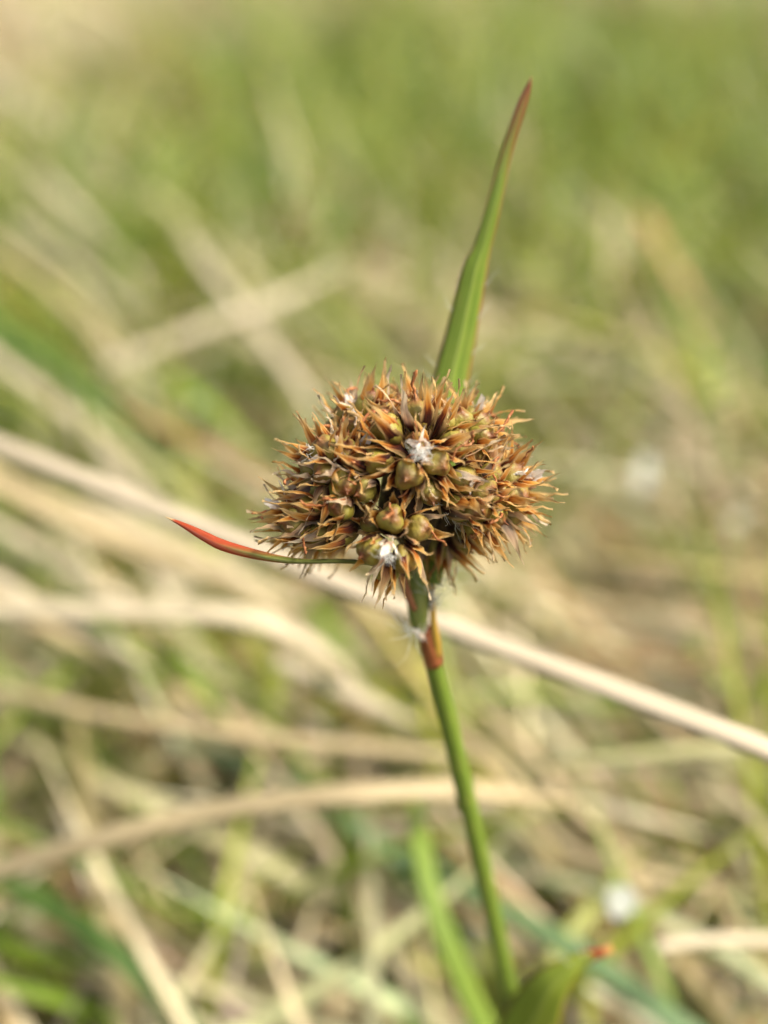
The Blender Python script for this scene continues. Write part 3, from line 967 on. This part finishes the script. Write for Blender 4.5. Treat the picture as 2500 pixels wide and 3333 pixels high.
for ci, (nm, px, py, dep, ax, cnt, spread) in enumerate(CL):
    C = centres[ci]
    axis = cam_dir(*ax)
    a1 = unit(np.cross(axis, (0.31, 0.17, 0.93)))
    a2 = np.cross(axis, a1)
    made = 0
    ph0 = R.uniform(0, 6.28)
    for i in range(cnt * 4):
        th = math.radians(spread) * math.sqrt((i % (cnt * 2) + 0.3) / (cnt * 2))
        ph = ph0 + i * 2.39996
        d = unit(axis * math.cos(th) + (a1 * math.cos(ph) + a2 * math.sin(ph)) * math.sin(th))
        bp = C + d * R.uniform(0.25, 0.6) * MM + axis * 0.35 * MM
        mid = bp + d * 1.3 * MM
        far = bp + d * 2.6 * MM
        if any(np.linalg.norm(mid - p[0]) < 0.97 * MM for p in placed):
            continue
        if any(np.linalg.norm(far - cc) < 1.7 * MM for j, cc in enumerate(centres) if j != ci):
            continue
        flower(bp, d, "open" if R.random() < 0.05 else "spiky", R.uniform(0.86, 1.04))
        made += 1
        if made >= cnt:
            break
    # dark filler mass inside the cluster, the interior's shade put into its colour
    v, f = [], []
    for i in range(9):
        for j in range(12):
            a, b = i / 8 * math.pi, j / 12 * 2 * math.pi
            r = (1.0 + 0.2 * math.sin(5 * b + 3 * a) + 0.12 * math.sin(9 * a + 2 * b)) * MM
            v.append((r * math.sin(a) * math.cos(b), r * math.sin(a) * math.sin(b), r * math.cos(a)))
    f = [(i * 12 + j, i * 12 + (j + 1) % 12, (i + 1) * 12 + (j + 1) % 12, (i + 1) * 12 + j) for i in range(8) for j in range(12)]
    link("dark_core", make_mesh("dark_core", v, f, M_CORE), rush, C - base)
v, f, uv = sweep([W(1355, 1780, 70.4), W(1340, 1660, 69.6), W(1345, 1540, 69.4)], np.array([1.6, 4.0, 3.5]) * MM, np.array([1.4, 3.4, 3.0]) * MM, TOCAM, n=14, m=8)
link("dark_core", make_mesh("dark_core", np.array(v) - base, f, M_CORE), rush)  # added dark filler between the front spikes, the gap's shade in its colour

# papery white bracteoles at the spike tips
for px, py, dep, ax, num, sc in ((1360, 1450, 64.7, (-0.3, -0.1, 1), 5, 0.42), (1385, 1440, 64.7, (0.4, 0.3, 1), 4, 0.45), (1265, 1790, 64.4, (-0.1, -0.5, .8), 4, 0.45), (1285, 1760, 64.6, (0.3, 0.2, .8), 3, 0.3), (1030, 1480, 66.6, (-0.9, 0.05, .3), 4, 0.6),
                                 (1150, 1315, 70.0, (-0.15, 0.95, .2), 4, 0.7), (1550, 1345, 70.0, (0.7, 0.7, .1), 4, 0.7), (1725, 1560, 69.2, (0.95, 0.25, .1), 5, 0.7),
                                 (890, 1640, 68.8, (-0.95, 0.2, .1), 4, 0.6), (1400, 1290, 71.5, (0, 1, 0), 4, 0.7), (1010, 1655, 67.2, (-0.3, 0.3, .9), 3, 0.5), (1640, 1550, 68.6, (.5, .7, .5), 3, .5)):
    d = cam_dir(*ax)
    for k in range(num):
        o = link("bracteole", R.choice(SCL), rush, W(px, py, dep) - base - d * 0.7 * MM)
        o.rotation_mode = 'QUATERNION'
        o.rotation_quaternion = Vector(d).to_track_quat('Z', 'Y') @ Quaternion((0, 0, 1), k * 6.28 / num + R.uniform(-.4, .4)) @ Quaternion((0, 1, 0), R.uniform(-.9, .9)) @ Quaternion((1, 0, 0), R.uniform(-.8, .8))
        o.scale = (sc, sc, sc * R.uniform(.8, 1.3))


# long silky white hairs at the node, bract edges and between the spikes
def hairline(p, d, L, curl=0.25):
    pts = [p]
    d = unit(d)
    for i in range(7):
        d = unit(d + rng.normal(0, curl, 3))
        p = p + d * L / 7
        pts.append(p)
    return pts


lines = []
for px, py, dep, dirs, num, L0, L1 in ((1345, 2055, 73.3, (-0.8, 0.3, .1), 12, 0.9, 2.6), (1350, 2062, 73.3, (-0.45, -0.9, .1), 3, 1.6, 2.8), (1365, 2065, 73.3, (0.2, 0.5, .6), 16, .4, 1.2),
                                       (1412, 1970, 73.4, (0.1, 0.95, .1), 22, 1.4, 3.6), (1420, 1900, 73.4, (0.9, 0.30, .1), 9, 1.8, 3.6), (1450, 1660, 68.0, (0.5, -0.5, .6), 22, 0.7, 2.0),
                                       (1425, 1640, 67.8, (-0.3, 0.6, .6), 10, 0.6, 1.4), (1480, 1700, 68.4, (0.8, -0.5, .2), 8, 0.8, 1.8)):
    for k in range(num):
        p = W(px + rng.normal(0, 10), py + rng.normal(0, 10), dep + rng.normal(0, .2))
        lines.append(hairline(p, cam_dir(*dirs) + rng.normal(0, .28, 3), rng.uniform(L0, L1) * MM))
for t0, side, dx in ((1330, -1, 66), (1230, -1, 62), (1190, -1, 60), (1010, -1, 46), (1250, 1, 62), (1150, 1, 55), (1040, 1, 46), (930, 1, 42), (1300, 1, 62), (1280, 1, 62)):
    cx_ = np.interp(t0, [860, 960, 1110, 1270, 1420], [1556, 1530, 1490, 1461, 1450])
    lines.append(hairline(W(cx_ + side * dx, t0, 74.6), cam_dir(side * 0.7, 0.75, 0.1), rng.uniform(.7, 1.5) * MM, .1))
for px, py in ((1860, 3142), (1900, 3120), (1920, 3112)):
    lines.append(hairline(W(px, py, 83), cam_dir(R.uniform(-.9, .1), 0.8, 0), R.uniform(1.6, 3) * MM, .05))
v, f = strands([np.array(l) for l in lines], 0.026 * MM)
tag(link("hair", make_mesh("hair", np.array(v) - base, f, M_HAIR), rush), kind="stuff")
# fringe on the papery tips
lines = []
for px, py, dep, num in ((1368, 1475, 64.3, 80), (1262, 1805, 64.2, 45), (1020, 1480, 66.8, 14), (1735, 1555, 69.0, 16), (1555, 1335, 69.8, 12), (1148, 1300, 69.8, 10)):
    for k in range(num):
        lines.append(hairline(W(px + rng.normal(0, 16), py + rng.normal(0, 14), dep + rng.normal(0, .2)), rng.normal(0, 1, 3) + TOCAM * .3 - UP * .5, rng.uniform(.3, .8) * MM, .4))
v, f = strands([np.array(l) for l in lines], 0.021 * MM)
tag(link("fringe", make_mesh("fringe", np.array(v) - base, f, M_HAIR), rush), kind="stuff")
